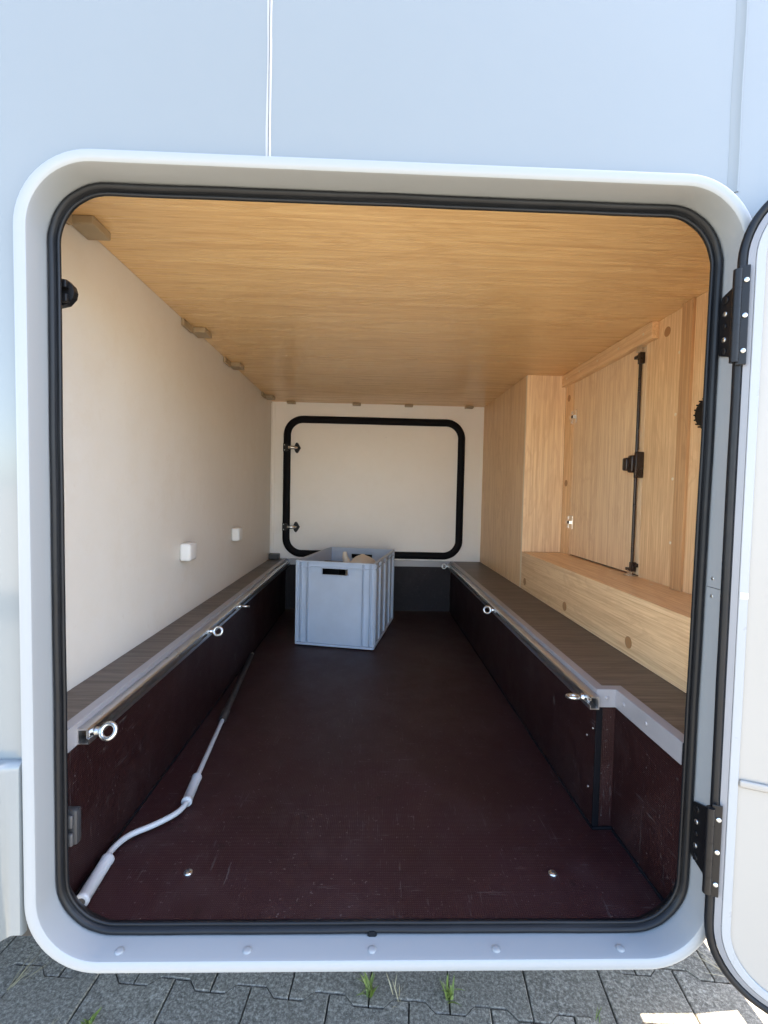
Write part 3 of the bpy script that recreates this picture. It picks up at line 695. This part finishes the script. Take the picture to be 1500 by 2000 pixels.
# ------------------------------------------------------------------ grey euro crate
cr = empty('storage_crate', (-.3616, 2.322, ZF+.0005), -0.2046)
tag(cr, 'open grey blue plastic stacking crate with ribs and hand holes on the dark floor', 'crate')
CW, CL, CH, t = .400, .600, .418, .003
B = lambda name, *a, **k: build(name, box(*a), 'crate', cr, local=True)
rec = .011
def end_wall(y0, y1, zb=.018):
    x0, x1 = rec, CW-rec; hx0, hx1, hz0, hz1 = .136, .264, .354, .383
    return merge(box(x0, x1, y0, y1, zb, hz0), box(x0, hx0, y0, y1, hz0, hz1), box(hx1, x1, y0, y1, hz0, hz1), box(x0, x1, y0, y1, hz1, CH-.004))
def cyl_wall(name, g): return build(name, g, 'crate', cr, local=True)
cyl_wall('end_wall', end_wall(rec, rec+t)); cyl_wall('end_wall', end_wall(CL-rec-t, CL-rec))
for x in (rec, CW-rec-t): B('side_wall', x, x+t, rec+t+.0005, CL-rec-t-.0005, .018, CH-.004)
B('base', rec+.004, CW-rec-.004, rec+.004, CL-rec-.004, .004, .0175)
# base flange and top rim, each one ring
rp = rr_path(0, 1, 0, 1, .02, 6, 2)
def flat_ring(z0, z1, wd, r=.012, inset=0.0):
    P = rr_path(inset, CW-inset, inset, CL-inset, r, 5, 1)
    return sweep(P, [(0, z0), (0, z1-.0008), (-.0008, z1), (-wd, z1), (-wd, z0)], fn=lambda x, y, z: (x, z, y))
build('base_flange', flat_ring(.006, .016, .0075, inset=.0005), 'crate', cr, local=True)
build('rim', flat_ring(CH-.006, CH, .0125), 'crate', cr, local=True)
build('rim_bead', flat_ring(CH-.031, CH-.0275, .0075), 'crate', cr, local=True)
# vertical ribs on the end faces
for yy in ((.0012, rec-.0003), (CL-rec+.0003, CL-.0012)):
    for x in (.0225, .0300, .0585, .0650, .3350, .3415, .3700, .3775):
        wd = .0026
        B('rib', x, x+wd, yy[0], yy[1], .0165, CH-.0062, .0005)
    # hand-hole surround
    build('hand_hole_rim', merge(box(.1315, .2685, yy[0]+.001, yy[1], .350, .3535, .0005), box(.1315, .1355, yy[0]+.001, yy[1], .354, .3865, .0005), box(.2645, .2685, yy[0]+.001, yy[1], .354, .3865, .0005)), 'crate', cr, local=True)
# corner columns and side fins
for x in ((0.0008, rec-.0004), (CW-rec+.0004, CW-.0008)):
    for y in (.010, .020, .040, .0425, .150, .155, .292, .297, .303, .440, .445, .5525, .575, .585):
        B('rib', x[0], x[1], y, y+.0032, .0165, CH-.0062, .0005)
for xx in (.004, CW-.012):
    for yy in (.004, CL-.012):
        build('corner_post', box(xx, xx+.008, yy, yy+.008, .0165, CH-.0062, .002), 'crate', cr, local=True)
# contents: pale moulded plastic cover and a dark case
cm = Matrix.Translation(Vector((-.3616, 2.322, ZF))) @ Matrix.Rotation(-0.2046, 4, 'Z')
def lathe_lump():
    V, F = [], []; nu, nvv = 36, 18
    for j in range(-1, nvv+1):
        ph = math.pi/2*max(j, 0)/nvv
        for i in range(nu):
            th = 2*math.pi*i/nu
            r = math.cos(ph)**0.8; x, y = .098*r*math.cos(th), .130*r*math.sin(th)
            z = .178*math.sin(ph)**0.9 if j >= 0 else -.2185
            ridge = .006*math.exp(-((x-.0)/.012)**2)
            V.append(Vector((x+.012*math.sin(ph*2), y, z+ridge)))
    for j in range(nvv+1):
        for i in range(nu): F.append([j*nu+i, j*nu+(i+1) % nu, (j+1)*nu+(i+1) % nu, (j+1)*nu+i])
    F.append(list(range(nu))[::-1]); return V, F
cp = empty('plastic_cover', cm @ Vector((.262, .30, .2375)), -0.2046)
tag(cp, 'off white moulded plastic cover with a pointed spout lying in the grey crate', 'plastic cover')
build('shell', lathe_lump(), 'offwhite', cp, local=True, smooth=60)
build('spout', tube(smooth_path([(-.055, -.02, .09), (-.070, -.03, .140), (-.080, -.035, .172), (-.082, -.036, .198)], 5), [.026-.0011*k for k in range(16)], 14), 'offwhite', cp, local=True, smooth=60)
build('flange', ring((0, 0, .006), (0, 0, 1), .100, .006, 36, 8), 'offwhite', cp, local=True, smooth=60)
tb_ = build('black_box', merge(box(-.075, .075, -.11, .11, 0, .345, .006), box(-.077, .077, -.112, .112, .300, .304, .001)), 'black_plastic'); tag(tb_, 'boxy black object standing inside the grey crate beside the pale cover', 'black box')
pz = cm @ Vector((.100, .300, .0185)); tb_.location = pz + Vector((0, 0, .1725)); tb_.rotation_euler = (0, 0, -0.2046)
build('handle', merge(box(-.03, .03, -.006, .006, .3452, .352, .002)), 'black_plastic', tb_, local=False).location = (0, 0, .176)

# ------------------------------------------------------------------ awning crank on the floor
ck = empty('awning_crank', (-.46, 1.4, ZF))
tag(ck, 'light grey awning crank with two sleeve handles and black lower tube on the floor', 'crank')
zc_ = ZF + .0138
path = smooth_path([(-.5045, .862, zc_), (-.509, .915, zc_), (-.5145, .962, zc_), (-.5005, 1.003, zc_), (-.463, 1.036, zc_), (-.431, 1.072, zc_), (-.4205, 1.108, zc_), (-.4235, 1.15, zc_), (-.4335, 1.225, zc_), (-.4640, 1.540, zc_-.001)], 8)
build('rod', tube(path, .0062, 14), 'crank_grey', ck, smooth=60)
def sleeve(p, q, r):
    p, q = Vector(p), Vector(q); d = (q-p); L = d.length; d.normalize()
    pts = [p, p+d*.002, p+d*.006, p+d*.008, q-d*.008, q-d*.006, q-d*.002, q]
    return tube(pts, [r*.86, r, r, r*.93, r*.93, r, r, r*.86], 22)
build('handle', sleeve((-.5025, .838, zc_), (-.5098, .940, zc_), .0130), 'crank_grey', ck, smooth=50)
build('handle', sleeve((-.4210, 1.112, zc_), (-.4325, 1.214, zc_), .0125), 'crank_grey', ck, smooth=50)
build('handle_socket', cyl((-.5024, .8378, zc_), (.07, -1, 0), .0070, .0006, 16), 'grey_block', ck)
build('lower_tube', tube([(-.4625, 1.520, zc_-.001), (-.4632, 1.528, zc_-.001), (-.4690, 1.585, zc_), (-.4700, 1.590, zc_), (-.5185, 2.12, zc_+.002), (-.5192, 2.128, zc_+.002)], [.0095, .0128, .0128, .0108, .0102, .0075], 16), 'crank_tube', ck, smooth=50)
build('tip', tube([(-.5192, 2.128, zc_+.002), (-.5200, 2.140, zc_+.002), (-.5212, 2.152, zc_+.0025), (-.5217, 2.158, zc_+.003)], [.0078, .0078, .0042, .0030], 12), 'zinc', ck, smooth=50)

# ------------------------------------------------------------------ weeds in the joints
def blade(p, d, L, w, bend, seg=5):
    p = Vector(p); d = Vector(d).normalized(); side = d.cross(Vector((0, 0, 1)))
    if side.length < .1: side = Vector((1, 0, 0))
    side.normalize(); V, F = [], []
    for i in range(seg+1):
        f = i/seg; q = p + d*L*f + Vector((d.x, d.y, 0))*bend*L*f*f - Vector((0, 0, 1))*bend*L*.5*f*f
        ww = w*(1-f)**.7*(0.6+1.2*f if f < .35 else 1.0)
        nrm = Vector((0, 0, .15*w))
        V += [q-side*ww, q+nrm, q+side*ww]
    for i in range(seg):
        for k in range(2): F.append([i*3+k, i*3+k+1, i*3+3+k+1, i*3+3+k])
    return V, F
def weed(x, y, n, h, w, mat, label, flat=False, name='weed', dirs=None):
    root = empty(name, (x, y, -.003)); tag(root, label, 'weed', 'weeds in the paving joints')
    for i in range(n):
        a_ = random.uniform(0, 6.28) if dirs is None else dirs+random.gauss(0, .25); el = random.uniform(.9, 1.45) if not flat else random.uniform(.12, .4)
        d = (math.cos(a_)*math.cos(el), math.sin(a_)*math.cos(el), math.sin(el))
        base = (random.gauss(0, .004), random.gauss(0, .010 if not flat else .004), .001)
        build('blade', blade(base, d, h*random.uniform(.5, 1.0), w*random.uniform(.7, 1.2), random.uniform(.2, .7) if not flat else .1), mat, root, local=True, smooth=80)
weed(.021, 1.150, 20, .056, .0048, 'leaf', 'small green weed growing in the joint below the seal joint of the hatch')
weed(.224, 1.140, 18, .062, .0042, 'leaf', 'taller green weed with thin stems in the next joint along')
weed(.092, 1.140, 9, .052, .0018, 'straw', 'dry straw tuft between the two green weeds')
weed(.575, 1.085, 4, .030, .0018, 'leaf', 'tiny green sprout in the joint beside the sunlit patch')
weed(-.632, 1.080, 12, .040, .0075, 'leaf', 'broad leafed green weed beneath the skirt side of the hatch corner')
weed(-.880, 1.170, 10, .085, .0016, 'straw', 'loose dry straw lying in the joint under the side skirt', flat=True, dirs=1.1)
weed(-.730, 1.065, 5, .065, .0014, 'straw', 'pale dry grass stalks beside the broad leafed weed', flat=True, dirs=1.0)
weed(-.610, 1.215, 6, .040, .0016, 'straw', 'dry grass scraps tucked under the rounded hatch corner', flat=True)
weed(.985, 1.185, 7, .110, .0012, 'straw', 'long dry grass stalks under the open hatch door', flat=True, dirs=2.6)
